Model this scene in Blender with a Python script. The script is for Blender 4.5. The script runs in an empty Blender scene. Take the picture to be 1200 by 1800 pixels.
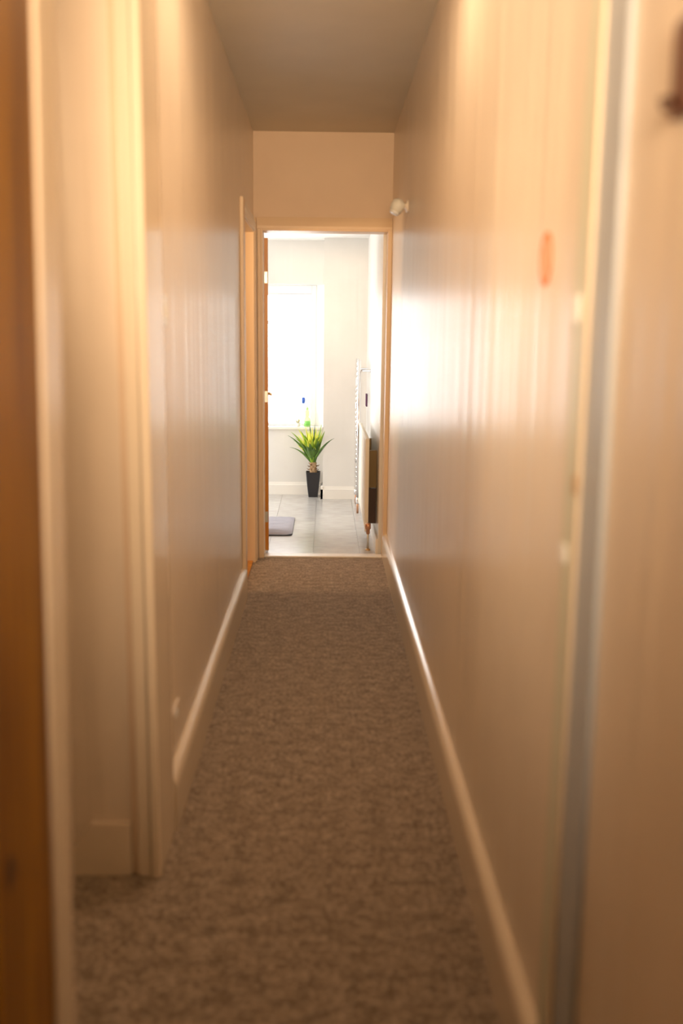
import bpy, bmesh, math, random
from mathutils import Vector, Matrix
from math import sin, cos, pi, radians
S = bpy.context.scene
C = S.collection
random.seed(7)

# ------------------------------------------------------------------ camera
FPX = 1700.0
cam_d = bpy.data.cameras.new('camera')
cam = bpy.data.objects.new('camera', cam_d)
C.objects.link(cam)
cam_d.sensor_fit = 'VERTICAL'
cam_d.sensor_height = 36.0
cam_d.lens = 36.0 * FPX / 1800.0
EYE = Vector((0, 0, 1.40))
PITCH, YAW, ROLL = radians(-10.2591), radians(-1.0354), radians(-0.6)
rot = Matrix.Rotation(YAW, 3, 'Z') @ Matrix.Rotation(PITCH, 3, 'X') @ Matrix.Rotation(ROLL, 3, 'Y')
right, fwd, up = rot.col[0], rot.col[1], rot.col[2]
m3 = Matrix((right, up, -fwd)).transposed()
cam.matrix_world = Matrix.Translation(EYE) @ m3.to_4x4()
cam_d.clip_start = 0.05
cam_d.dof.use_dof = True
cam_d.dof.focus_distance = 8.3
cam_d.dof.aperture_fstop = 1.5
S.camera = cam

# ------------------------------------------------------------------ world, lights, exposure
w = bpy.data.worlds.new('sky')
S.world = w
w.use_nodes = True
bg = w.node_tree.nodes['Background']
bg.inputs[0].default_value = (1.0, 0.98, 0.95, 1)
bg.inputs[1].default_value = 6.7

def area(name, loc, rotv, sx, sy, power, col, portal=False, spread=None):
    d = bpy.data.lights.new(name, 'AREA')
    d.shape = 'RECTANGLE'; d.size = sx; d.size_y = sy
    d.energy = power; d.color = col
    if portal: d.cycles.is_portal = True
    if spread: d.spread = spread
    o = bpy.data.objects.new(name, d); C.objects.link(o)
    o.location = loc; o.rotation_euler = rotv
    return o
area('window_portal', (-0.56, 8.83, 1.22), (radians(-90), 0, 0), 1.0, 1.25, 1, (1, 1, 1), True)
area('glazed_door_portal', (-2.29, 7.4, 1.05), (0, radians(-90), 0), 2.0, 2.2, 1, (1, 1, 1), True)
# warm electric light of the room the photographer stands in
area('hall_light', (0.0, -0.9, 1.72), (radians(97), 0, 0), 0.6, 0.7, 19, (1.0, 0.71, 0.44), spread=radians(65))
area('alcove_light', (-1.5, 1.92, 1.78), (0, radians(-93), 0), 0.6, 0.8, 6.0, (1.0, 0.72, 0.46), spread=radians(80))
area('hall_fill_light', (0.0, 2.85, 2.58), (0, 0, 0), 0.3, 0.3, 8, (1.0, 0.71, 0.45))  # unseen fill added under the ceiling to lift the hall, no fitting there
def point(name, loc, power, col, r=0.06):
    d = bpy.data.lights.new(name, 'POINT'); d.energy = power; d.color = col; d.shadow_soft_size = r
    o = bpy.data.objects.new(name, d); C.objects.link(o); o.location = loc
    return o
point('side_room_bulb', (-1.25, 5.2, 1.9), 30, (1.0, 0.62, 0.30))
S.view_settings.view_transform = 'Standard'
S.view_settings.look = 'None'
S.view_settings.gamma = 1
S.view_settings.use_curve_mapping = False
S.view_settings.exposure = 0.1

# ------------------------------------------------------------------ materials
def principled(name, col, rough=0.5, spec=0.5, metal=0.0):
    m = bpy.data.materials.new(name); m.use_nodes = True
    b = m.node_tree.nodes['Principled BSDF']
    b.inputs['Base Color'].default_value = (*col, 1)
    b.inputs['Roughness'].default_value = rough
    b.inputs['Specular IOR Level'].default_value = spec
    b.inputs['Metallic'].default_value = metal
    return m, m.node_tree, b
def noise(nt, scale, detail=3, vec=(1, 1, 1), rough=0.5):
    tc = nt.nodes.new('ShaderNodeTexCoord'); mp = nt.nodes.new('ShaderNodeMapping')
    mp.inputs['Scale'].default_value = vec
    n = nt.nodes.new('ShaderNodeTexNoise'); n.inputs['Scale'].default_value = scale
    n.inputs['Detail'].default_value = detail; n.inputs['Roughness'].default_value = rough
    nt.links.new(tc.outputs['Object'], mp.inputs[0]); nt.links.new(mp.outputs[0], n.inputs['Vector'])
    return n
def bump(nt, b, src, strength, dist, prev=None):
    bp = nt.nodes.new('ShaderNodeBump'); bp.inputs['Strength'].default_value = strength
    bp.inputs['Distance'].default_value = dist
    nt.links.new(src, bp.inputs['Height'])
    if prev: nt.links.new(prev, bp.inputs['Normal'])
    nt.links.new(bp.outputs[0], b.inputs['Normal'])
    return bp.outputs[0]
def ramp(nt, src, stops):
    r = nt.nodes.new('ShaderNodeValToRGB')
    r.color_ramp.elements[0].position = stops[0][0]; r.color_ramp.elements[0].color = (*stops[0][1], 1)
    r.color_ramp.elements[1].position = stops[-1][0]; r.color_ramp.elements[1].color = (*stops[-1][1], 1)
    for p, c in stops[1:-1]:
        e = r.color_ramp.elements.new(p); e.color = (*c, 1)
    nt.links.new(src, r.inputs[0])
    return r.outputs[0]

def plaster(name, col, rough, spec=0.5, streak=0.5):
    m, nt, b = principled(name, col, rough, spec)
    n1 = noise(nt, 1.0, 4, (11, 11, 0.30))
    n2 = noise(nt, 90, 2)
    a = bump(nt, b, n1.outputs[0], streak, 0.012)
    bump(nt, b, n2.outputs[0], 0.10, 0.001, a)
    n3 = noise(nt, 3.0, 4)
    c = ramp(nt, n3.outputs[0], [(0.3, tuple(x * 0.96 for x in col)), (0.7, tuple(min(1, x * 1.03) for x in col))])
    nt.links.new(c, b.inputs['Base Color'])
    return m
M = {}
M['hall_wall'] = plaster('cream satin wall paint', (0.82, 0.71, 0.585), 0.30, 0.55, 0.9)
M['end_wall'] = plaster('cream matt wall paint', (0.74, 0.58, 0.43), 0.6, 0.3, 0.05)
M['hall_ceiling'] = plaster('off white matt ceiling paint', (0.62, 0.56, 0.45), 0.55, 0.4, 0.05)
M['room_wall'] = plaster('white satin wall paint', (0.76, 0.735, 0.69), 0.30, 0.5, 0.25)
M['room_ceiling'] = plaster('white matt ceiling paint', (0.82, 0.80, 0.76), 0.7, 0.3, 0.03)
M['gloss'] = principled('cream gloss wood paint', (0.81, 0.70, 0.56), 0.16, 0.5)[0]
M['white_gloss'] = principled('white gloss wood paint', (0.84, 0.80, 0.73), 0.28, 0.5)[0]
M['end_frame'] = principled('cream eggshell wood paint', (0.78, 0.60, 0.41), 0.4, 0.4)[0]
M['bluegrey'] = principled('pale blue grey lining strip', (0.44, 0.475, 0.52), 0.35, 0.4)[0]  # cool blue grey tone of the right lining strip
M['greengrey'] = principled('pale grey green wood paint', (0.66, 0.66, 0.53), 0.35, 0.4)[0]
M['upvc'] = principled('white plastic', (0.88, 0.88, 0.87), 0.35, 0.5)[0]
M['chrome'] = principled('polished chrome', (0.78, 0.76, 0.75), 0.12, 0.5, 1.0)[0]
M['copper'] = principled('copper pipe', (0.55, 0.30, 0.18), 0.35, 0.5, 0.8)[0]
M['brass'] = principled('dull brass', (0.60, 0.38, 0.16), 0.4, 0.5, 0.8)[0]
M['oldbrass'] = principled('tarnished brass paint', (0.30, 0.20, 0.08), 0.5, 0.3)[0]
M['steel'] = principled('hinge steel', (0.55, 0.55, 0.5), 0.35, 0.5, 0.9)[0]
M['radiator'] = principled('cream radiator enamel', (0.82, 0.78, 0.68), 0.35, 0.5)[0]
M['strip'] = principled('pale threshold trim', (0.93, 0.91, 0.87), 0.35, 0.5)[0]
M['purple'] = principled('dark purple plastic', (0.10, 0.02, 0.08), 0.5)[0]
M['brown'] = principled('dark brown plastic', (0.16, 0.055, 0.025), 0.45)[0]
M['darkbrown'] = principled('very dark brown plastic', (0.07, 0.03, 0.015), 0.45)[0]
M['black_rubber'] = principled('black rubber', (0.02, 0.02, 0.03), 0.6)[0]
M['pot'] = principled('black plastic pot', (0.022, 0.02, 0.022), 0.42, 0.4)[0]
M['soil'] = principled('dark potting soil', (0.05, 0.03, 0.02), 0.95, 0.1)[0]
M['blue'] = principled('blue plastic cap', (0.03, 0.10, 0.45), 0.4)[0]
M['green'] = principled('green washing up liquid', (0.22, 0.62, 0.12), 0.3)[0]
M['palegreen'] = principled('pale green label', (0.45, 0.75, 0.25), 0.5)[0]
M['offwhite'] = principled('off white ceramic', (0.80, 0.78, 0.70), 0.5)[0]
M['cactus'] = principled('pale dry flower', (0.66, 0.62, 0.42), 0.8, 0.1)[0]
M['red'] = principled('faded orange red print', (0.85, 0.26, 0.09), 0.5, 0.3)[0]
M['peach'] = principled('faded sticker paper', (0.78, 0.50, 0.34), 0.5, 0.3)[0]
# translucent bottle
m, nt, b = principled('cloudy clear plastic', (0.92, 0.93, 0.95), 0.2)
b.inputs['Transmission Weight'].default_value = 0.9; b.inputs['IOR'].default_value = 1.15
M['clear'] = m
m, nt, b = principled('green liquid in clear plastic', (0.55, 0.88, 0.35), 0.15)
b.inputs['Transmission Weight'].default_value = 0.4; b.inputs['IOR'].default_value = 1.2
M['greenclear'] = m
# window glass: clear with a surface reflection
m = bpy.data.materials.new('window glass'); m.use_nodes = True; nt = m.node_tree
for n in list(nt.nodes): nt.nodes.remove(n)
o_ = nt.nodes.new('ShaderNodeOutputMaterial'); mx = nt.nodes.new('ShaderNodeMixShader')
tr = nt.nodes.new('ShaderNodeBsdfTransparent'); gl = nt.nodes.new('ShaderNodeBsdfGlossy')
gl.inputs['Roughness'].default_value = 0.03; mx.inputs[0].default_value = 0.06
nt.links.new(tr.outputs[0], mx.inputs[1]); nt.links.new(gl.outputs[0], mx.inputs[2]); nt.links.new(mx.outputs[0], o_.inputs[0])
M['glass'] = m
# carpet
m, nt, b = principled('brown twist pile carpet', (0.2, 0.15, 0.1), 1.0, 0.05)
n1 = noise(nt, 75, 5, rough=0.75); n2 = noise(nt, 20, 6, (0.8, 1.2, 1), rough=0.7); n3 = noise(nt, 420, 2)
ma = nt.nodes.new('ShaderNodeMath'); ma.operation = 'MULTIPLY'; ma.inputs[1].default_value = 0.66
mb = nt.nodes.new('ShaderNodeMath'); mb.operation = 'MULTIPLY_ADD'; mb.inputs[1].default_value = 0.34
nt.links.new(n1.outputs[0], ma.inputs[0]); nt.links.new(n2.outputs[0], mb.inputs[0]); nt.links.new(ma.outputs[0], mb.inputs[2])
c = ramp(nt, mb.outputs[0], [(0.42, (0.10, 0.062, 0.034)), (0.5, (0.30, 0.216, 0.145)), (0.575, (0.64, 0.53, 0.42))])
nt.links.new(c, b.inputs['Base Color'])
a = bump(nt, b, n1.outputs[0], 0.9, 0.012)
bump(nt, b, n3.outputs[0], 0.6, 0.004, a)
b.inputs['Sheen Weight'].default_value = 0.7; b.inputs['Sheen Roughness'].default_value = 0.5
b.inputs['Sheen Tint'].default_value = (1.0, 0.9, 0.8, 1)
M['carpet'] = m
# grey floor tiles
def tile_mat(name, k):
    m, nt, b = principled(name, (0.3, 0.29, 0.28), 0.24, 0.5)
    n = noise(nt, 9, 5, (1, 3, 1), 0.6)
    c = ramp(nt, n.outputs[0], [(0.3, tuple(k * x for x in (0.45, 0.425, 0.40))), (0.7, tuple(k * x for x in (0.58, 0.56, 0.54)))])
    nt.links.new(c, b.inputs['Base Color']); bump(nt, b, n.outputs[0], 0.1, 0.002)
    return m
M['tile'] = [tile_mat('grey vinyl tile', 1.0), tile_mat('grey vinyl tile darker', 0.94), tile_mat('grey vinyl tile lighter', 1.05)]
M['grout'] = principled('tile joint', (0.46, 0.44, 0.42), 0.6, 0.2)[0]
# pine
def pine(name, dark, mid, light, rough=0.35):
    m, nt, b = principled(name, mid, rough, 0.4)
    n = noise(nt, 3.0, 5, (9, 9, 0.5), 0.7)
    c = ramp(nt, n.outputs[0], [(0.32, dark), (0.52, mid), (0.72, light)])
    n2 = noise(nt, 1.1, 3, (6, 6, 0.5))
    mix = nt.nodes.new('ShaderNodeMix'); mix.data_type = 'RGBA'; mix.blend_type = 'MULTIPLY'; mix.inputs[0].default_value = 0.8
    c2 = ramp(nt, n2.outputs[0], [(0.35, (0.55, 0.5, 0.4)), (0.65, (1, 1, 1))])
    nt.links.new(c, mix.inputs[6]); nt.links.new(c2, mix.inputs[7]); nt.links.new(mix.outputs[2], b.inputs['Base Color'])
    bump(nt, b, n.outputs[0], 0.15, 0.002)
    return m
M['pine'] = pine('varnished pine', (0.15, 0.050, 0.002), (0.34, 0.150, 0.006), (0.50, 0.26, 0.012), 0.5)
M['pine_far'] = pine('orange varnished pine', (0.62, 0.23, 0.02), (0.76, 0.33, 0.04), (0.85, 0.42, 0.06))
M['knot'] = principled('dark pine knot', (0.05, 0.012, 0.002), 0.4)[0]
# mat
m, nt, b = principled('grey quilted fabric', (0.40, 0.385, 0.43), 0.9, 0.1)
n = noise(nt, 60, 3); bump(nt, b, n.outputs[0], 0.4, 0.002)
M['mat'] = m
# leaves
def leafm(name, lo, hi):
    m, nt, b = principled(name, hi, 0.4, 0.4)
    n = noise(nt, 14, 3, (1, 1, 0.6))
    c = ramp(nt, n.outputs[0], [(0.3, lo), (0.7, hi)])
    nt.links.new(c, b.inputs['Base Color'])
    b.inputs['Subsurface Weight'].default_value = 0.0
    return m
M['leaf_dark'] = leafm('dark green leaf', (0.045, 0.11, 0.015), (0.11, 0.22, 0.03))
M['leaf_mid'] = leafm('mid green leaf', (0.17, 0.31, 0.02), (0.38, 0.52, 0.04))
M['leaf_yellow'] = leafm('yellow green leaf', (0.62, 0.68, 0.05), (0.92, 0.90, 0.16))
m, nt, b = principled('tan fibrous trunk', (0.42, 0.27, 0.14), 0.9, 0.1)
n = noise(nt, 60, 4, (1, 1, 0.3))
c = ramp(nt, n.outputs[0], [(0.3, (0.22, 0.12, 0.05)), (0.7, (0.60, 0.42, 0.25))]); nt.links.new(c, b.inputs['Base Color'])
M['trunk'] = m
M['stub'] = principled('dry brown leaf stub', (0.20, 0.11, 0.05), 0.9, 0.1)[0]

# ------------------------------------------------------------------ helpers
def obj(name, bm, mat, parent=None, smooth=False, bevel=0, loc=None):
    me = bpy.data.meshes.new(name)
    bmesh.ops.recalc_face_normals(bm, faces=bm.faces)
    bm.to_mesh(me); bm.free()
    if smooth:
        for p in me.polygons: p.use_smooth = True
    o = bpy.data.objects.new(name, me); C.objects.link(o)
    if mat: me.materials.append(mat)
    if parent: o.parent = parent
    if bevel:
        md = o.modifiers.new('bevel', 'BEVEL'); md.width = bevel; md.segments = 2; md.limit_method = 'ANGLE'
    if loc: o.location = loc
    return o
def box(bm, x0, x1, y0, y1, z0, z1):
    vs = [bm.verts.new((x, y, z)) for x in (x0, x1) for y in (y0, y1) for z in (z0, z1)]
    for f in ((0, 1, 3, 2), (4, 6, 7, 5), (0, 4, 5, 1), (2, 3, 7, 6), (0, 2, 6, 4), (1, 5, 7, 3)):
        bm.faces.new([vs[i] for i in f])
    return bm
def bx(*a): return box(bmesh.new(), *a)
def boxes(*l):
    bm = bmesh.new()
    for a in l: box(bm, *a)
    return bm
def prism(pts, axis, a0, a1, bm=None):
    """extrude a closed 2-D profile along an axis; pts in the two other axes (in xyz order)"""
    bm = bm or bmesh.new()
    def P(p, a):
        if axis == 'x': return (a, p[0], p[1])
        if axis == 'y': return (p[0], a, p[1])
        return (p[0], p[1], a)
    A = [bm.verts.new(P(p, a0)) for p in pts]; B = [bm.verts.new(P(p, a1)) for p in pts]
    bm.faces.new(A); bm.faces.new(B[::-1])
    n = len(pts)
    for i in range(n): bm.faces.new((A[i], A[(i + 1) % n], B[(i + 1) % n], B[i]))
    return bm
def tube(pts, r, seg=10, bm=None, rs=None):
    bm = bm or bmesh.new(); pts = [Vector(p) for p in pts]; rings = []
    for i, p in enumerate(pts):
        d = (pts[min(i + 1, len(pts) - 1)] - pts[max(i - 1, 0)]).normalized()
        u = d.orthogonal().normalized() if i == 0 else (u - d * u.dot(d)).normalized()
        v = d.cross(u); rr = rs[i] if rs else r
        rings.append([bm.verts.new(p + (u * cos(2 * pi * k / seg) + v * sin(2 * pi * k / seg)) * rr) for k in range(seg)])
    for a, b in zip(rings, rings[1:]):
        for k in range(seg): bm.faces.new((a[k], a[(k + 1) % seg], b[(k + 1) % seg], b[k]))
    bm.faces.new(rings[0][::-1]); bm.faces.new(rings[-1])
    return bm
def lathe(prof, seg=24, bm=None, c=(0, 0, 0)):
    bm = bm or bmesh.new(); rings = []
    for r, z in prof:
        rings.append([bm.verts.new((c[0] + r * cos(2 * pi * k / seg), c[1] + r * sin(2 * pi * k / seg), c[2] + z)) for k in range(seg)])
    for a, b in zip(rings, rings[1:]):
        for k in range(seg): bm.faces.new((a[k], a[(k + 1) % seg], b[(k + 1) % seg], b[k]))
    bm.faces.new(rings[0][::-1]); bm.faces.new(rings[-1])
    return bm
def struct(name, bm, mat, parent=None, bevel=0):
    o = obj(name, bm, mat, parent, bevel=bevel)
    if not parent: o['kind'] = 'structure'
    return o
def empty(name, loc=(0, 0, 0), kind=None, label=None, cat=None, group=None):
    o = bpy.data.objects.new(name, None); C.objects.link(o); o.location = loc; o.empty_display_size = 0.1
    if kind: o['kind'] = kind
    if label: o['label'] = label
    if cat: o['category'] = cat
    if group: o['group'] = group
    return o
def tag(o, label, cat, group=None):
    o['label'] = label; o['category'] = cat
    if group: o['group'] = group
    return o

# ------------------------------------------------------------------ shell: hall
XL, XR, YE, HC = -0.44, 0.40, 6.07, 2.60
RX, RY, RC = 0.355, 8.62, 2.215          # far room: right wall, far wall, ceiling
struct('floor', bx(-2.6, 0.55, -2.6, 6.10, -0.06, 0.0), M['carpet'])
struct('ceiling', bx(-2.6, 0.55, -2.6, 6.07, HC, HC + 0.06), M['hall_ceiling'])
struct('wall_right', bx(XR, 0.55, -2.6, 6.20, 0, HC), M['hall_wall'])
# left wall with the side-door opening at its far end
struct('wall_left', boxes((XL - 0.12, XL, 2.40, 5.20, 0, HC), (XL - 0.12, XL, 5.20, 5.95, 2.03, HC),
                          (XL - 0.12, XL, 5.95, 6.07, 0, HC)), M['hall_wall'])
struct('wall_alcove', bx(-2.4, -0.497, 2.36, 2.48, 0, HC), M['hall_wall'])
struct('wall_crossing', bx(-2.4, -0.433, 1.375, 1.47, 0, HC), M['hall_wall'])
struct('wall_near_left', bx(-0.60, -0.50, -2.6, 1.375, 0, HC), M['hall_wall'])
struct('wall_alcove_left', bx(-2.5, -2.4, 1.375, 2.48, 0, HC), M['hall_wall'])
struct('wall_back', bx(-0.60, 0.55, -2.7, -2.6, 0, HC), M['hall_wall'])
struct('wall_far', boxes((-0.56, -0.405, 6.07, 6.20, 0, 2.05), (0.395, 0.55, 6.2, 6.21, 0, HC),
                         (-0.56, XR, 6.07, 6.20, 2.05, HC)), M['end_wall'])
# side room behind the left doorway
struct('wall_side_room', boxes((-2.2, -2.1, 3.9, 6.2, 0, HC), (-2.2, -0.56, 3.8, 3.9, 0, HC), (-2.2, -0.56, 6.1, 6.2, 0, HC)), M['end_wall'])

def skirt(name, x, y0, y1, side, mat, h=0.165, t=0.028, parent=None, hole=None):
    s = side
    pr = [(x, 0), (x + s * t, 0)]
    for k in range(9):       # rounded nose, then an almost flat top
        a = radians(80 * k / 8)
        pr.append((x + s * (0.006 + (t - 0.006) * cos(a) ** 0.9), h * 0.76 + h * 0.22 * sin(a)))
    pr += [(x + s * 0.003, h), (x, h)]
    return struct(name, prism(pr, 'y', y0, y1), mat, parent)
skirt('baseboard_left', XL, 2.575, 5.098, 1, M['gloss'])
skirt('baseboard_right', XR, 1.55, 6.07, -1, M['gloss'])
skirt('baseboard_near_right', XR, -2.6, 1.30, -1, M['gloss'])
# facing skirting in the alcove, its left end cut off on a slope
pts = [(-0.497, 0), (-0.497, 0.148), (-0.600, 0.148), (-0.672, 0.045), (-0.74, 0.0)]
bm = prism(pts, 'y', 2.338, 2.36)
struct('baseboard_alcove', bm, M['gloss'], bevel=0.003)

# corner casing at the end of the left wall
t = empty('trim_1', (-0.45, 2.34, 0), 'structure')
def rel(bm, o):
    bmesh.ops.translate(bm, verts=bm.verts, vec=-Vector(o.location)); return bm
obj('casing_board', rel(bx(-0.479, -0.447, 2.335, 2.39, 0, HC), t), M['gloss'], t, bevel=0.003)
obj('corner_post', rel(bx(-0.444, -0.420, 2.325, 2.565, 0, HC), t), M['gloss'], t, bevel=0.005)
obj('back_lining', rel(bx(-0.4965, -0.480, 2.350, 2.40, 0, HC), t), M['end_wall'], t)

# frame of the doorway the photographer stands in: left lining
t = empty('trim_2', (-0.421, 1.37, 0), 'structure')
obj('lining', rel(bx(-0.441, -0.421, 1.372, 1.466, 0.002, 2.5), t), M['gloss'], t, bevel=0.003)
t.rotation_euler = (0, 0.0205, 0)
# right: far board, bead, blue grey lining
t = empty('trim_3', (0.39, 1.40, 0), 'structure')
obj('casing_board', rel(bx(0.388, 0.402, 1.472, 1.54, 0, 2.5), t), M['greengrey'], t, bevel=0.003)
obj('bead', rel(bx(0.386, 0.402, 1.452, 1.470, 0, 2.5), t), M['gloss'], t, bevel=0.003)
l = obj('lining', rel(bx(0.391, 0.402, 1.345, 1.450, 0, 2.5), t), M['bluegrey'], t, bevel=0.002)
l['label'] = 'pale blue grey strip'
k = obj('painted_glint', rel(bx(0.384, 0.390, 1.500, 1.538, 1.425, 1.468), t), M['upvc'], t, bevel=0.002); k['label'] = 'small bright glint modelled as a white plate'  # white piece standing in for light glinting off the glossy casing edge
k = obj('painted_glint', rel(bx(0.384, 0.390, 1.505, 1.54, 1.045, 1.075), t), M['upvc'], t, bevel=0.002)  # second glint modelled as a white plate, lower on the casing edge
k = obj('strike_plate', rel(bx(0.382, 0.3845, 1.453, 1.469, 1.165, 1.195), t), M['brass'], t, bevel=0.001); k['label'] = 'small brass strike plate'

# frame of the side door
t = empty('trim_4', (-0.43, 5.55, 0), 'structure')
obj('architrave', rel(boxes((XL, -0.420, 5.100, 5.195, 0, 2.095)), t), M['end_frame'], t, bevel=0.004)
obj('architrave', rel(boxes((XL, -0.420, 5.955, 6.050, 0, 2.095)), t), M['end_frame'], t, bevel=0.004)
pr = [(XL, 2.015), (-0.420, 2.015), (-0.418, 2.05), (-0.424, 2.075), (-0.43, 2.095), (XL, 2.095)]
obj('architrave', rel(prism(pr, 'y', 5.195, 5.955), t), M['white_gloss'], t)
obj('lining', rel(bx(-0.565, -0.428, 5.930, 5.9555, 0, 2.03), t), M['end_frame'], t, bevel=0.002)
obj('lining', rel(bx(-0.565, -0.428, 5.1945, 5.215, 0, 2.03), t), M['end_frame'], t, bevel=0.002)
obj('lining', rel(bx(-0.565, -0.428, 5.215, 5.930, 2.005, 2.03), t), M['end_frame'], t, bevel=0.002)
obj('door_sill', rel(bx(-0.565, -0.445, 5.215, 5.93, 0.0, 0.012), t), M['pine_far'], t)

# frame of the far doorway
t = empty('trim_5', (0.0, 6.1, 0), 'structure')
pr = [(6.07, 2.040), (6.050, 2.040), (6.048, 2.055), (6.054, 2.085), (6.060, 2.108), (6.07, 2.108)]
obj('architrave', rel(prism(pr, 'x', -0.418, 0.398), t), M['end_frame'], t)
obj('architrave', rel(bx(-0.417, -0.396, 6.051, 6.07, 0, 2.04), t), M['end_frame'], t, bevel=0.003)
obj('lining', rel(bx(-0.405, -0.384, 6.058, 6.205, 0, 2.05), t), M['end_frame'], t, bevel=0.002)
obj('lining', rel(bx(0.375, 0.3995, 6.058, 6.205, 0, 2.05), t), M['end_frame'], t, bevel=0.002)
obj('lining', rel(bx(-0.384, 0.375, 6.058, 6.205, 2.028, 2.05), t), M['end_frame'], t, bevel=0.002)
struct('trim_6', bx(-0.384, 0.374, 6.075, 6.16, 0.0, 0.010), M['strip'], bevel=0.003)

# ------------------------------------------------------------------ shell: far room
fl = struct('floor', bx(-2.3, RX + 0.15, 6.10, RY + 0.1, -0.06, -0.004), M['grout'])
tw, tl = 0.305, 0.61
tile_me = []
for k in range(3):
    bm = bx(0.001, tw - 0.001, 0.001, tl - 0.001, -0.01, 0.0)
    me = bpy.data.meshes.new('floor_tile'); bmesh.ops.recalc_face_normals(bm, faces=bm.faces); bm.to_mesh(me); bm.free()
    me.materials.append(M['tile'][k]); tile_me.append(me)
ix = 0
x = RX - 0.12 - tw * 8
for i in range(9):
    y = 6.10 - (0.305 if i % 2 else 0.0)
    while y < RY:
        y0, y1 = max(y, 6.10), min(y + tl, RY)
        x0, x1 = x, min(x + tw, RX)
        if y1 - y0 > tl - 1e-4 and x1 - x0 > tw - 1e-4:
            o = bpy.data.objects.new('floor_tile', random.choice(tile_me)); C.objects.link(o)
            o.location = (x, y, 0); o.parent = fl
        elif y1 - y0 > 0.02:
            o = obj('floor_tile', bx(x0 + 0.001, x1 - 0.001, y0 + 0.001, y1 - 0.001, -0.01, 0.0), random.choice(M['tile']), fl)
        y += tl
    x += tw
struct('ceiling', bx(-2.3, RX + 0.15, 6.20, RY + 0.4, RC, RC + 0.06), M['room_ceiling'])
struct('wall_room_right', bx(RX, RX + 0.15, 6.21, RY + 0.3, 0, RC), M['room_wall'])
WX0, WX1, WZ0, WZ1 = -1.06, -0.015, 0.608, 1.845     # window opening in the far wall
FX1 = -0.082                                          # frame edge (the right reveal is splayed)
bm = boxes((-2.3, WX0, RY, RY + 0.3, 0, RC), (WX0, RX, RY, RY + 0.3, 0, WZ0 - 0.001), (WX0, RX, RY, RY + 0.3, WZ1, RC))
prism([(WX1, RY), (FX1, 8.74), (FX1, RY + 0.3), (RX, RY + 0.3), (RX, RY)], 'z', WZ0 - 0.001, WZ1, bm)
struct('wall_room_far', bm, M['room_wall'])
struct('wall_chimney', bx(-0.015, RX, 8.38, RY, 0, RC), M['room_wall'])
struct('wall_room_near', boxes((-2.3, -0.56, 6.10, 6.20, 0, RC), (-0.56, -0.405, 6.20, 6.205, 0, RC)), M['room_wall'])
# left wall of the room with the glazed back door (outside the frame, it lets the daylight in)
struct('wall_room_left', boxes((-2.3, -2.2, 6.20, 6.30, 0, RC), (-2.3, -2.2, 8.50, RY, 0, RC), (-2.3, -2.2, 6.30, 8.50, 2.05, RC)), M['room_wall'])
d = empty('door_3', (-2.25, 7.1, 0), 'structure')
obj('frame', rel(boxes((-2.28, -2.22, 6.30, 6.37, 0, 2.05), (-2.28, -2.22, 8.43, 8.50, 0, 2.05), (-2.28, -2.22, 6.37, 8.43, 1.98, 2.05),
                       (-2.28, -2.22, 6.37, 8.43, 0, 0.10), (-2.28, -2.22, 7.36, 7.44, 0.10, 1.98)), d), M['upvc'], d, bevel=0.004)
obj('pane', rel(bx(-2.252, -2.248, 6.37, 7.36, 0.10, 1.98), d), M['glass'], d)
obj('pane', rel(bx(-2.252, -2.248, 7.44, 8.43, 0.10, 1.98), d), M['glass'], d)

def skirt_x(name, y, x0, x1, h=0.112, t=0.018):
    pr = [(y, 0), (y - t, 0), (y - t, h * 0.76), (y - t + 0.005, h * 0.80), (y - 0.006, h * 0.95), (y - 0.004, h), (y, h)]
    return struct(name, prism(pr, 'x', x0, x1), M['white_gloss'])
skirt_x('baseboard_room_far', RY, -2.2, -0.035)
skirt_x('baseboard_chimney', 8.38, -0.033, RX - 0.02)
skirt('baseboard_chimney_side', -0.015, 8.362, RY - 0.018, -1, M['white_gloss'], 0.112, 0.018)
skirt('baseboard_room_right', RX, 6.206, 8.36, -1, M['white_gloss'], 0.10, 0.018)

# window
wn = empty('window_1', (-0.57, 8.76, WZ0), 'structure')
fy0, fy1 = 8.74, 8.80
f = obj('frame', rel(boxes((WX0, WX0 + 0.05, fy0, fy1, WZ0, WZ1), (FX1 - 0.040, FX1, fy0, fy1, WZ0, WZ1),
                       (WX0 + 0.05, FX1 - 0.040, fy0, fy1, WZ1 - 0.075, WZ1), (WX0 + 0.05, FX1 - 0.040, fy0, fy1, WZ0, WZ0 + 0.012)), wn), M['upvc'], wn, bevel=0.004)
def sash(x0, x1, z0, z1):
    s = obj('sash', rel(boxes((x0, x0 + 0.014, fy0 - 0.004, fy1 - 0.01, z0, z1), (x1 - 0.014, x1, fy0 - 0.004, fy1 - 0.01, z0, z1),
                              (x0 + 0.014, x1 - 0.014, fy0 - 0.004, fy1 - 0.01, z1 - 0.012, z1), (x0 + 0.014, x1 - 0.014, fy0 - 0.004, fy1 - 0.01, z0, z0 + 0.012)), wn), M['upvc'], wn, bevel=0.003)
    p = obj('pane', rel(bx(x0 + 0.010, x1 - 0.010, fy0 + 0.025, fy0 + 0.031, z0 + 0.008, z1 - 0.008), wn), M['glass'], s)
    p.matrix_parent_inverse = Matrix()
sash(WX0 + 0.051, FX1 - 0.041, 1.522, WZ1 - 0.076)
sash(WX0 + 0.051, FX1 - 0.041, WZ0 + 0.013, 1.520)
obj('window_sill', rel(prism([(WX0 - 0.04, 8.595), (-0.020, 8.595), (-0.020, RY), (FX1, 8.741), (WX0 - 0.0, 8.741), (WX0, RY), (WX0 - 0.04, RY)], 'z', WZ0 - 0.022, WZ0, ), wn), M['white_gloss'], wn, bevel=0.003)

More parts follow.
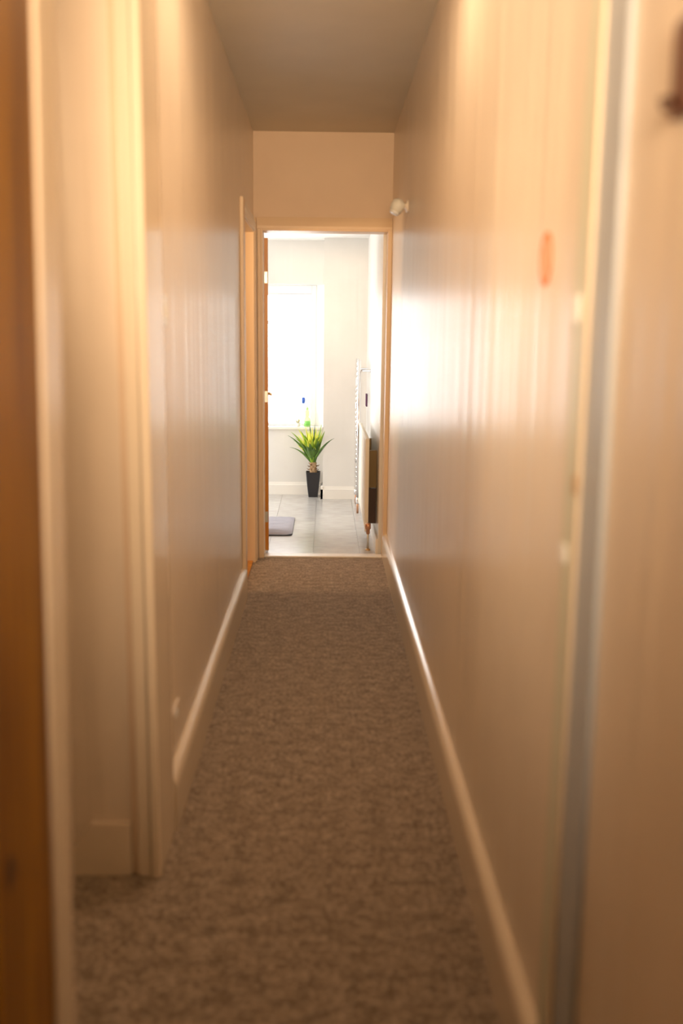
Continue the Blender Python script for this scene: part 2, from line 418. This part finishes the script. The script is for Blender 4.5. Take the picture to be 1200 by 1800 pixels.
# far door leaf, opened a little past 90 degrees into the room
d = empty('door_1', (-0.362, 6.212, 0), 'structure'); d.rotation_euler = (0, 0, radians(4.5))
W_, H_, T_ = 0.74, 2.000, 0.030
def leaf_mb(d, W_, H_, T_, mat, dirn=1):
    # leaf runs along local y from 0 to W, thickness towards -x
    st = 0.095 if dirn > 0 else 0.25
    bm = boxes((-T_, 0, 0, st, 0.016, H_), (-T_, 0, W_ - st, W_, 0.016, H_))
    for z0, z1 in ((0.016, 0.20), (0.80, 0.93), (H_ - 0.10, H_)): box(bm, -T_, 0, st, W_ - st, z0, z1)
    box(bm, -T_, 0, W_ / 2 - 0.045, W_ / 2 + 0.045, 0.20, 0.80); box(bm, -T_, 0, W_ / 2 - 0.045, W_ / 2 + 0.045, 0.93, H_ - 0.10)
    if dirn < 0: bmesh.ops.scale(bm, vec=(1, -1, 1), verts=bm.verts)
    obj('leaf_frame', bm, mat, d, bevel=0.003)
    for a, b_ in ((st, W_ / 2 - 0.045), (W_ / 2 + 0.045, W_ - st)):
        for z0, z1 in ((0.20, 0.80), (0.93, H_ - 0.10)):
            p = bx(-T_ + 0.011, -0.011, a, b_, z0, z1); box(p, -T_ + 0.005, -0.005, a + 0.03, b_ - 0.03, z0 + 0.03, z1 - 0.03)
            if dirn < 0: bmesh.ops.scale(p, vec=(1, -1, 1), verts=p.verts)
            obj('panel', p, mat, d, bevel=0.003)
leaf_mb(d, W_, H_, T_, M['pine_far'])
for z in (0.24, 1.02, 1.76):
    hbm = bx(-0.026, -0.004, -0.003, 0.001, z - 0.035, z + 0.035); tube([(-0.031, -0.004, z - 0.035), (-0.031, -0.004, z + 0.035)], 0.005, 8, hbm)
    obj('hinge', hbm, M['steel'], d)
hb = lathe([(0.025, 0), (0.025, 0.006), (0.010, 0.008), (0.010, 0.035)], 16)
bmesh.ops.rotate(hb, verts=hb.verts, matrix=Matrix.Rotation(radians(90), 3, 'Y')); bmesh.ops.translate(hb, verts=hb.verts, vec=(0, W_ - 0.06, 1.0))
box(hb, 0.025, 0.037, W_ - 0.17, W_ - 0.05, 0.992, 1.008)
obj('handle', hb, M['brass'], d)

# near pine door, folded back against the left wall
d = empty('door_2', (-0.425, 1.368, 0), 'structure'); d.rotation_euler = (0, 0.0205, 0)
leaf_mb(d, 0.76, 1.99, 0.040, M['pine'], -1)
d.children[0]
kn = lathe([(0.017, 0), (0.015, 0.0012)], 16); bmesh.ops.scale(kn, vec=(1.5, 1, 1), verts=kn.verts)
bmesh.ops.rotate(kn, verts=kn.verts, matrix=Matrix.Rotation(radians(90), 3, 'Y')); bmesh.ops.translate(kn, verts=kn.verts, vec=(0, -0.190, 0.70))
k = obj('knot', kn, M['knot'], d); k['label'] = 'dark round knot in the pine'

# ------------------------------------------------------------------ hall fittings
t = empty('light_switch', (XL, 2.665, 1.466), label='white light switch on the left wall above head of hall corner', cat='light switch')
t['label'] = 'white light switch on the left wall beside the corner casing'
obj('plate', bx(0, 0.009, -0.043, 0.043, -0.043, 0.043), M['upvc'], t, bevel=0.003)
obj('rocker', prism([(0.009, -0.016), (0.015, -0.016), (0.011, 0.016), (0.009, 0.016)], 'y', -0.011, 0.011), M['upvc'], t)
t = empty('wall_socket', (XL, 2.70, 0.285), label='white power socket low on the left wall above the skirting', cat='socket')
obj('plate', bx(0, 0.009, -0.073, 0.073, -0.043, 0.043), M['hall_wall'], t, bevel=0.003)
for s in (-1, 1): obj('rocker', bx(0.009, 0.013, s * 0.012 - 0.006, s * 0.012 + 0.006, 0.012, 0.03), M['upvc'], t)

t = empty('motion_sensor', (XR, 4.93, 2.035), label='small white motion sensor high on the right wall near the far doorway', cat='sensor')
bm = lathe([(0.030, 0), (0.030, 0.008), (0.014, 0.012), (0.012, 0.028)], 18)
bmesh.ops.rotate(bm, verts=bm.verts, matrix=Matrix.Rotation(radians(-90), 3, 'Y')); obj('mount', bm, M['hall_wall'], t, True)
bm = lathe([(0.012, -0.036), (0.030, -0.026), (0.034, 0.0), (0.031, 0.022), (0.014, 0.034)], 18)
bmesh.ops.rotate(bm, verts=bm.verts, matrix=Matrix.Rotation(radians(25), 3, 'Y')); bmesh.ops.translate(bm, verts=bm.verts, vec=(-0.052, 0, 0))
obj('housing', bm, M['offwhite'], t, True)
bm = lathe([(0.022, -0.0415), (0.026, -0.034), (0.024, -0.030)], 18)
bmesh.ops.rotate(bm, verts=bm.verts, matrix=Matrix.Rotation(radians(25), 3, 'Y')); bmesh.ops.translate(bm, verts=bm.verts, vec=(-0.052, 0, 0))
obj('lens', bm, M['upvc'], t, True)

# round red ringed sticker on the right wall
t = empty('wall_sign', (XR, 1.805, 1.543), label='faded orange red sign stuck on the right wall', cat='sign')
def disc_ring(ro, ri, x0, x1, seg=40):
    bm = bmesh.new(); R_ = []
    for x in (x0, x1):
        for r in (ro, ri): R_.append([bm.verts.new((x, r * cos(2 * pi * k / seg), r * 1.0 * sin(2 * pi * k / seg))) for k in range(seg)])
    for k in range(seg):
        j = (k + 1) % seg
        for a, b_ in ((0, 1), (1, 3), (3, 2), (2, 0)): bm.faces.new((R_[a][k], R_[a][j], R_[b_][j], R_[b_][k]))
    return bm
bm = prism([(0.044 * cos(2 * pi * k / 40), 0.044 * sin(2 * pi * k / 40)) for k in range(40)], 'x', -0.0010, -0.0001)
obj('sticker', bm, M['peach'], t)
obj('ring', disc_ring(0.048, 0.036, -0.0016, -0.0001), M['red'], t)
a = radians(45)
bm = bx(-0.0016, -0.0009, -0.037, 0.037, -0.0035, 0.0035); bmesh.ops.rotate(bm, verts=bm.verts, matrix=Matrix.Rotation(a, 3, 'X')); obj('bar', bm, M['red'], t)

t = empty('coat_hook', (XR, 1.112, 1.70), label='dark brown fitting high on the right wall, cut off by the frame edge', cat='hook')
obj('back_plate', bx(-0.012, 0, -0.02, 0.045, -0.055, 0.050), M['brown'], t, bevel=0.004)
obj('prong', tube([(-0.012, 0.026, -0.035), (-0.024, 0.020, -0.045), (-0.028, 0.018, -0.035)], 0.006, 8), M['darkbrown'], t, True)

# ------------------------------------------------------------------ far room things
# chrome ladder towel rail on the right wall
rx = 0.268
t = empty('towel_rail', (rx, 7.92, 0), label='tall chrome ladder towel rail on the right wall of the far room', cat='towel rail')
y0, y1 = -0.23, 0.23
for y in (y0, y1):
    obj('post', tube([(0, y, 0.13), (0, y, 1.225)], 0.013, 12), M['chrome'], t, True)
zs = []
for a_, n in ((0.17, 6), (0.43, 5), (0.66, 5), (0.885, 4), (1.08, 4)):
    zs += [a_ + 0.038 * k for k in range(n)]
first = None
for z in zs:
    if first is None:
        first = obj('rung', tube([(0, y0, 0), (-0.010, y0 / 2, 0), (-0.013, 0, 0), (-0.010, y1 / 2, 0), (0, y1, 0)], 0.009, 8), M['chrome'], t, True); o = first
    else:
        o = first.copy(); C.objects.link(o); o.parent = t
    o.location = (0, 0, z)
for y in (y0, y1):
    for z in (0.25, 1.14):
        obj('bracket', tube([(0.0, y, z), (RX - rx - 0.004, y, z), (RX - rx, y, z)], 0.01, 10, rs=[0.008, 0.008, 0.016]), M['chrome'], t, True)
    obj('pipe_tail', tube([(0, y, 0.0), (0, y, 0.11)], 0.009, 10), M['copper'], t, True)
    vb = lathe([(0.010, 0.075), (0.017, 0.082), (0.017, 0.118), (0.012, 0.13)], 14); bmesh.ops.translate(vb, verts=vb.verts, vec=(0, y, 0))
    obj('valve', vb, M['chrome'], t, True)

# panel radiator
t = empty('radiator', (0.288, 6.95, 0), label='cream panel radiator on the right wall just inside the far doorway', cat='radiator')
ya, yb, za, zb = -0.60, 0.60, 0.118, 0.742
prof = [(0.014, ya)]
n = 24; dy = (yb - ya) / n
fr = []
for k in range(n):
    y = ya + k * dy
    fr += [(-0.018, y + 0.004), (-0.018, y + dy * 0.45), (-0.012, y + dy * 0.55), (-0.012, y + dy * 0.9)]
poly = [(-0.006, ya)] + fr + [(-0.006, yb)]
obj('front_panel', prism(poly, 'z', za + 0.02, zb - 0.02), M['radiator'], t)
obj('end_cap', bx(-0.018, 0.006, ya - 0.004, ya, za, zb), M['radiator'], t, bevel=0.002)
obj('end_cap', bx(-0.018, 0.006, yb, yb + 0.004, za, zb), M['radiator'], t, bevel=0.002)

g = bmesh.new()
for k in range(48):
    y = ya + (k + 0.5) * (yb - ya) / 48; box(g, -0.010, 0.004, y - 0.004, y + 0.004, zb - 0.012, zb)
box(g, -0.018, -0.010, ya, yb, zb - 0.022, zb); box(g, 0.002, 0.006, ya, yb, zb - 0.022, zb)
obj('top_grille', g, M['radiator'], t)
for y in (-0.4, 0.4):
    obj('bracket', bx(0.000, RX - 0.288 - 0.001, y - 0.015, y + 0.015, za + 0.27, zb - 0.10), M['oldbrass'], t)
    obj('bracket', bx(0.010, RX - 0.288 - 0.001, y - 0.012, y + 0.012, za + 0.02, za + 0.262), M['darkbrown'], t)  # dark slab that paints in the shade of the slot behind the panel
vb = lathe([(0.008, -0.02), (0.013, -0.015), (0.013, 0.012), (0.019, 0.016), (0.019, 0.05), (0.012, 0.055)], 14)
bmesh.ops.translate(vb, verts=vb.verts, vec=(0.004, ya - 0.035, za + 0.01)); tube([(0.004, ya - 0.035, za + 0.01), (0.004, ya, za + 0.012)], 0.010, 10, vb)
v = obj('valve', vb, M['copper'], t, True); v['label'] = 'copper coloured valve'
obj('pipe', tube([(0.004, ya - 0.035, 0.0), (0.004, ya - 0.035, za)], 0.007, 10), M['steel'], t, True)
obj('pipe_collar', lathe([(0.016, 0.0), (0.016, 0.006), (0.010, 0.010)], 14, c=(0.004, ya - 0.035, 0)), M['brass'], t)

o = obj('wall_plaque', bx(RX - 0.012, RX, 8.15, 8.27, 0.825, 0.93), M['purple'], bevel=0.003)
tag(o, 'small dark purple plaque on the right wall beyond the towel rail', 'plaque')

# flush ceiling light
t = empty('ceiling_light', (-0.44, 7.35, RC), label='round white flush light on the ceiling of the far room', cat='ceiling light')
bm = lathe([(0.15, 0.0), (0.15, -0.022), (0.135, -0.028)][::-1], 36); obj('base_ring', bm, M['steel'], t, True)
bm = lathe([(0.135, -0.028), (0.125, -0.05), (0.09, -0.07), (0.03, -0.08)][::-1], 36); obj('diffuser', bm, M['upvc'], t, True)

# quilted mat
t = empty('floor_mat', (-0.60, 7.11, 0), label='grey quilted mat with black edge on the far room floor beside the open door', cat='mat')
def rrect(hx, hy, r, n=6):
    pts = []
    for cx, cy, a0 in ((hx - r, hy - r, 0), (-hx + r, hy - r, 90), (-hx + r, -hy + r, 180), (hx - r, -hy + r, 270)):
        for k in range(n + 1):
            a = radians(a0 + 90 * k / n); pts.append((cx + r * cos(a), cy + r * sin(a)))
    return pts
obj('backing', prism(rrect(0.372, 0.352, 0.045), 'z', 0.0, 0.008), M['black_rubber'], t)
bm = bmesh.new(); nx, ny = 60, 56; hx, hy = 0.370, 0.343; G = {}
for i in range(nx + 1):
    for j in range(ny + 1):
        x = -hx + 2 * hx * i / nx; y = -hy + 2 * hy * j / ny
        dx = max(0, abs(x) - (hx - 0.045)); dy_ = max(0, abs(y) - (hy - 0.045))
        if math.hypot(dx, dy_) > 0.045:
            k_ = 0.045 / math.hypot(dx, dy_); x = math.copysign(hx - 0.045 + dx * k_, x); y = math.copysign(hy - 0.045 + dy_ * k_, y)
        edge = min(hx - abs(x), hy - abs(y), 0.03) / 0.03
        q = abs(sin((x * 0.9 + y * 1.6) * 15)) ** 0.35 * abs(sin((x * 0.9 - y * 1.6) * 15)) ** 0.35
        z = 0.0082 + max(edge, 0) ** 0.5 * 0.003 + 0.006 * q * max(edge, 0)
        G[i, j] = bm.verts.new((x, y, z))
for i in range(nx):
    for j in range(ny): bm.faces.new((G[i, j], G[i + 1, j], G[i + 1, j + 1], G[i, j + 1]))
obj('quilted_top', bm, M['mat'], t, True)

# potted yucca
PX, PY = -0.101, 8.50
t = empty('potted_yucca', (PX, PY, 0), label='yucca with spiky green and yellow leaves in a tapered black pot under the window', cat='potted plant')
bm = bmesh.new(); rings = []
def sq(h, r, z, n=4):
    return [bm.verts.new((p[0], p[1], z)) for p in rrect(h, h, r, n)]
prof = [(0.040, 0.0), (0.043, 0.02), (0.052, 0.10), (0.0585, 0.17), (0.062, 0.215), (0.0635, 0.222), (0.058, 0.222), (0.055, 0.20)]
for h, z in prof: rings.append(sq(h, 0.010, z))
for a_, b_ in zip(rings, rings[1:]):
    n = len(a_)
    for k in range(n): bm.faces.new((a_[k], a_[(k + 1) % n], b_[(k + 1) % n], b_[k]))
bm.faces.new(rings[0][::-1]); bm.faces.new(rings[-1])
p = obj('pot', bm, M['pot'], t, True); 
md = p.modifiers.new('e', 'EDGE_SPLIT'); md.split_angle = radians(40)
obj('soil', prism(rrect(0.0545, 0.0545, 0.009), 'z', 0.200, 0.206), M['soil'], t)
obj('trunk', lathe([(0.026, 0.20), (0.030, 0.225), (0.027, 0.25), (0.029, 0.28), (0.024, 0.31), (0.016, 0.335)], 16), M['trunk'], t, True)
# diamond scales of old leaf bases and curled stubs
for r_ in range(4):
    for k in range(7):
        a_ = 2 * pi * (k + 0.5 * (r_ % 2)) / 7; z = 0.222 + r_ * 0.024; r0 = 0.027
        bm = bmesh.new(); c_, s_ = cos(a_), sin(a_); tx, ty = -s_, c_
        v = [bm.verts.new((r0 * c_ + tx * 0.012, r0 * s_ + ty * 0.012, z)), bm.verts.new((r0 * c_ - tx * 0.012, r0 * s_ - ty * 0.012, z)),
             bm.verts.new((r0 * c_, r0 * s_, z - 0.015)), bm.verts.new((r0 * c_, r0 * s_, z + 0.016)), bm.verts.new((r0 * 1.28 * c_, r0 * 1.28 * s_, z + 0.004))]
        for f_ in ((0, 2, 4), (2, 1, 4), (1, 3, 4), (3, 0, 4), (0, 3, 1, 2)): bm.faces.new([v[i] for i in f_])
        obj('trunk_scale', bm, M['trunk'], t)
for a_, z, L in ((200, 0.27, 0.028), (172, 0.24, 0.032), (-8, 0.275, 0.030), (10, 0.235, 0.026), (150, 0.29, 0.022), (-40, 0.25, 0.024), (235, 0.285, 0.02)):
    a_ = radians(a_); c_, s_ = cos(a_), sin(a_)
    obj('leaf_stub', tube([(0.026 * c_, 0.026 * s_, z), ((0.026 + L * .6) * c_, (0.026 + L * .6) * s_, z + 0.002), ((0.026 + L) * c_, (0.026 + L) * s_, z + 0.012)], 0.004, 6, rs=[0.006, 0.004, 0.001]), M['stub'], t, True)

def leaf(tip, wdt, mat, sag=0.03, base=None):
    tip = Vector(tip)
    az = math.atan2(tip.y, tip.x)
    b0 = base or Vector((0.014 * cos(az), 0.014 * sin(az), 0.300 + random.uniform(-0.012, 0.03)))
    d_ = tip - b0; n = 9
    side = Vector((-d_.y, d_.x, 0))
    side = side.normalized() if side.length > 0.02 else Vector((1, 0, 0))
    # keep broad faces partly towards the hall
    side = (side + Vector((0.9 if side.x >= 0 else -0.9, 0, 0))).normalized()
    nrm = d_.normalized().cross(side).normalized()
    bm = bmesh.new(); rows = []
    for i in range(n + 1):
        s = i / n
        p = b0 + d_ * s + Vector((0, 0, sag * 4 * s * (1 - s)))
        ww = 1.5 * wdt * (0.62 + 0.38 * min(1, s * 3.2)) * (1 - max(0, (s - 0.32) / 0.68) ** 1.5) + 0.0004
        rows.append((bm.verts.new(p - side * ww + nrm * ww * 0.35), bm.verts.new(p), bm.verts.new(p + side * ww + nrm * ww * 0.35)))
    for a_, b_ in zip(rows, rows[1:]):
        bm.faces.new((a_[0], a_[1], b_[1], b_[0])); bm.faces.new((a_[1], a_[2], b_[2], b_[1]))
    o = obj('leaf', bm, mat, t, True)
    sd = o.modifiers.new('s', 'SOLIDIFY'); sd.thickness = 0.0015
    return o
D_, Mi, Ye = M['leaf_dark'], M['leaf_mid'], M['leaf_yellow']
def T(px, py, y):  # tips given as offsets from the crown, metres
    return (px, y, py)
tips = [(-0.222, .548, -.05, D_, .013, .035), (-0.196, .572, .02, Mi, .011, .03), (-0.205, .445, -.06, D_, .012, .03), (-0.135, .600, .02, Ye, .010, .03),
        (-0.112, .590, -.04, Mi, .012, .03), (-0.075, .560, -.10, Mi, .013, .02), (-0.032, .640, .02, D_, .010, .0), (0.012, .638, .03, D_, .009, .0),
        (0.070, .640, .01, Mi, .010, .0), (0.100, .600, -.18, Mi, .011, .02), (0.180, .560, -.38, D_, .009, .03), (0.085, .560, -.14, D_, .013, .02),
        (-0.155, .530, -.12, Mi, .012, .03), (-0.115, .500, -.17, D_, .014, .02), (0.050, .520, -.18, D_, .015, .02), (-0.030, .500, -.20, D_, .017, .01),
        (0.005, .565, -.12, Ye, .013, .0), (-0.045, .590, -.06, Ye, .013, .0), (0.045, .600, -.05, Ye, .012, .0), (-0.010, .620, -.01, Ye, .012, .0),
        (0.025, .610, .03, Ye, .011, .0), (-0.070, .620, .02, Ye, .011, .01), (0.075, .580, .02, Ye, .011, .0), (-0.080, .530, -.13, Mi, .014, .02),
        (0.030, .540, -.16, Mi, .015, .01), (0.065, .500, -.12, D_, .014, .02), (-0.175, .500, -.02, Mi, .012, .03), (-0.055, .470, -.19, D_, .016, .02),
        (0.010, .455, -.16, D_, .018, .01), (0.045, .450, -.10, D_, .016, .02), (-0.090, .450, -.12, D_, .015, .02), (-0.005, .530, -.17, Mi, .015, .0)]
for k in range(26):
    a_ = radians(random.uniform(180, 360)); q = random.uniform(0.45, 1.0)
    tips.append((0.155 * q * cos(a_) - 0.01 if cos(a_) < 0 else 0.10 * q * cos(a_), random.uniform(0.44, 0.61), 0.15 * sin(a_), random.choice((Mi, Ye, D_, Ye)), 0.013, 0.02))
for x, z, y, mt, wd, sg in tips:
    leaf((x, y, z), wd, mt, sg)

# things on the sill
SZ = WZ0
t = empty('green_bottle', (-0.158, 8.640, SZ), label='green squeezy bottle on the window sill', cat='bottle')
bm = lathe([(0.026, 0.0), (0.028, 0.006), (0.028, 0.055), (0.024, 0.075), (0.016, 0.090), (0.020, 0.105), (0.020, 0.140), (0.010, 0.155)], 20)
obj('body', bm, M['greenclear'], t, True)
obj('label', lathe([(0.0285, 0.012), (0.0285, 0.050)], 20), M['green'], t, True)
obj('cap', lathe([(0.012, 0.150), (0.012, 0.168), (0.006, 0.172), (0.005, 0.190)], 16), M['palegreen'], t, True)
t = empty('clear_bottle', (-0.194, 8.700, SZ), label='cloudy clear bottle with a round blue cap on the window sill', cat='bottle')
bm = lathe([(0.026, 0.0), (0.028, 0.006), (0.028, 0.135), (0.022, 0.165), (0.010, 0.185), (0.009, 0.207)], 20)
obj('body', bm, M['clear'], t, True)
obj('cap', lathe([(0.010, 0.203), (0.016, 0.212), (0.0165, 0.245), (0.012, 0.256), (0.004, 0.260)], 18), M['blue'], t, True)
t = empty('small_plant', (-0.240, 8.640, SZ), label='tiny pale potted plant on the window sill left of the bottles', cat='potted plant')
obj('pot', lathe([(0.016, 0), (0.022, 0.034), (0.019, 0.034), (0.018, 0.028)], 18), M['offwhite'], t, True)
for k in range(9):
    a_ = 2 * pi * k / 9; r_ = 0.010 + 0.020 * (k % 3) / 2
    obj('leaf', tube([(0.006 * cos(a_), 0.006 * sin(a_), 0.028), (r_ * .7 * cos(a_), r_ * .7 * sin(a_), 0.052), (r_ * cos(a_), r_ * sin(a_), 0.078 - 0.006 * (k % 2))], 0.003, 6, rs=[0.004, 0.004, 0.001]), M['cactus'], t, True)
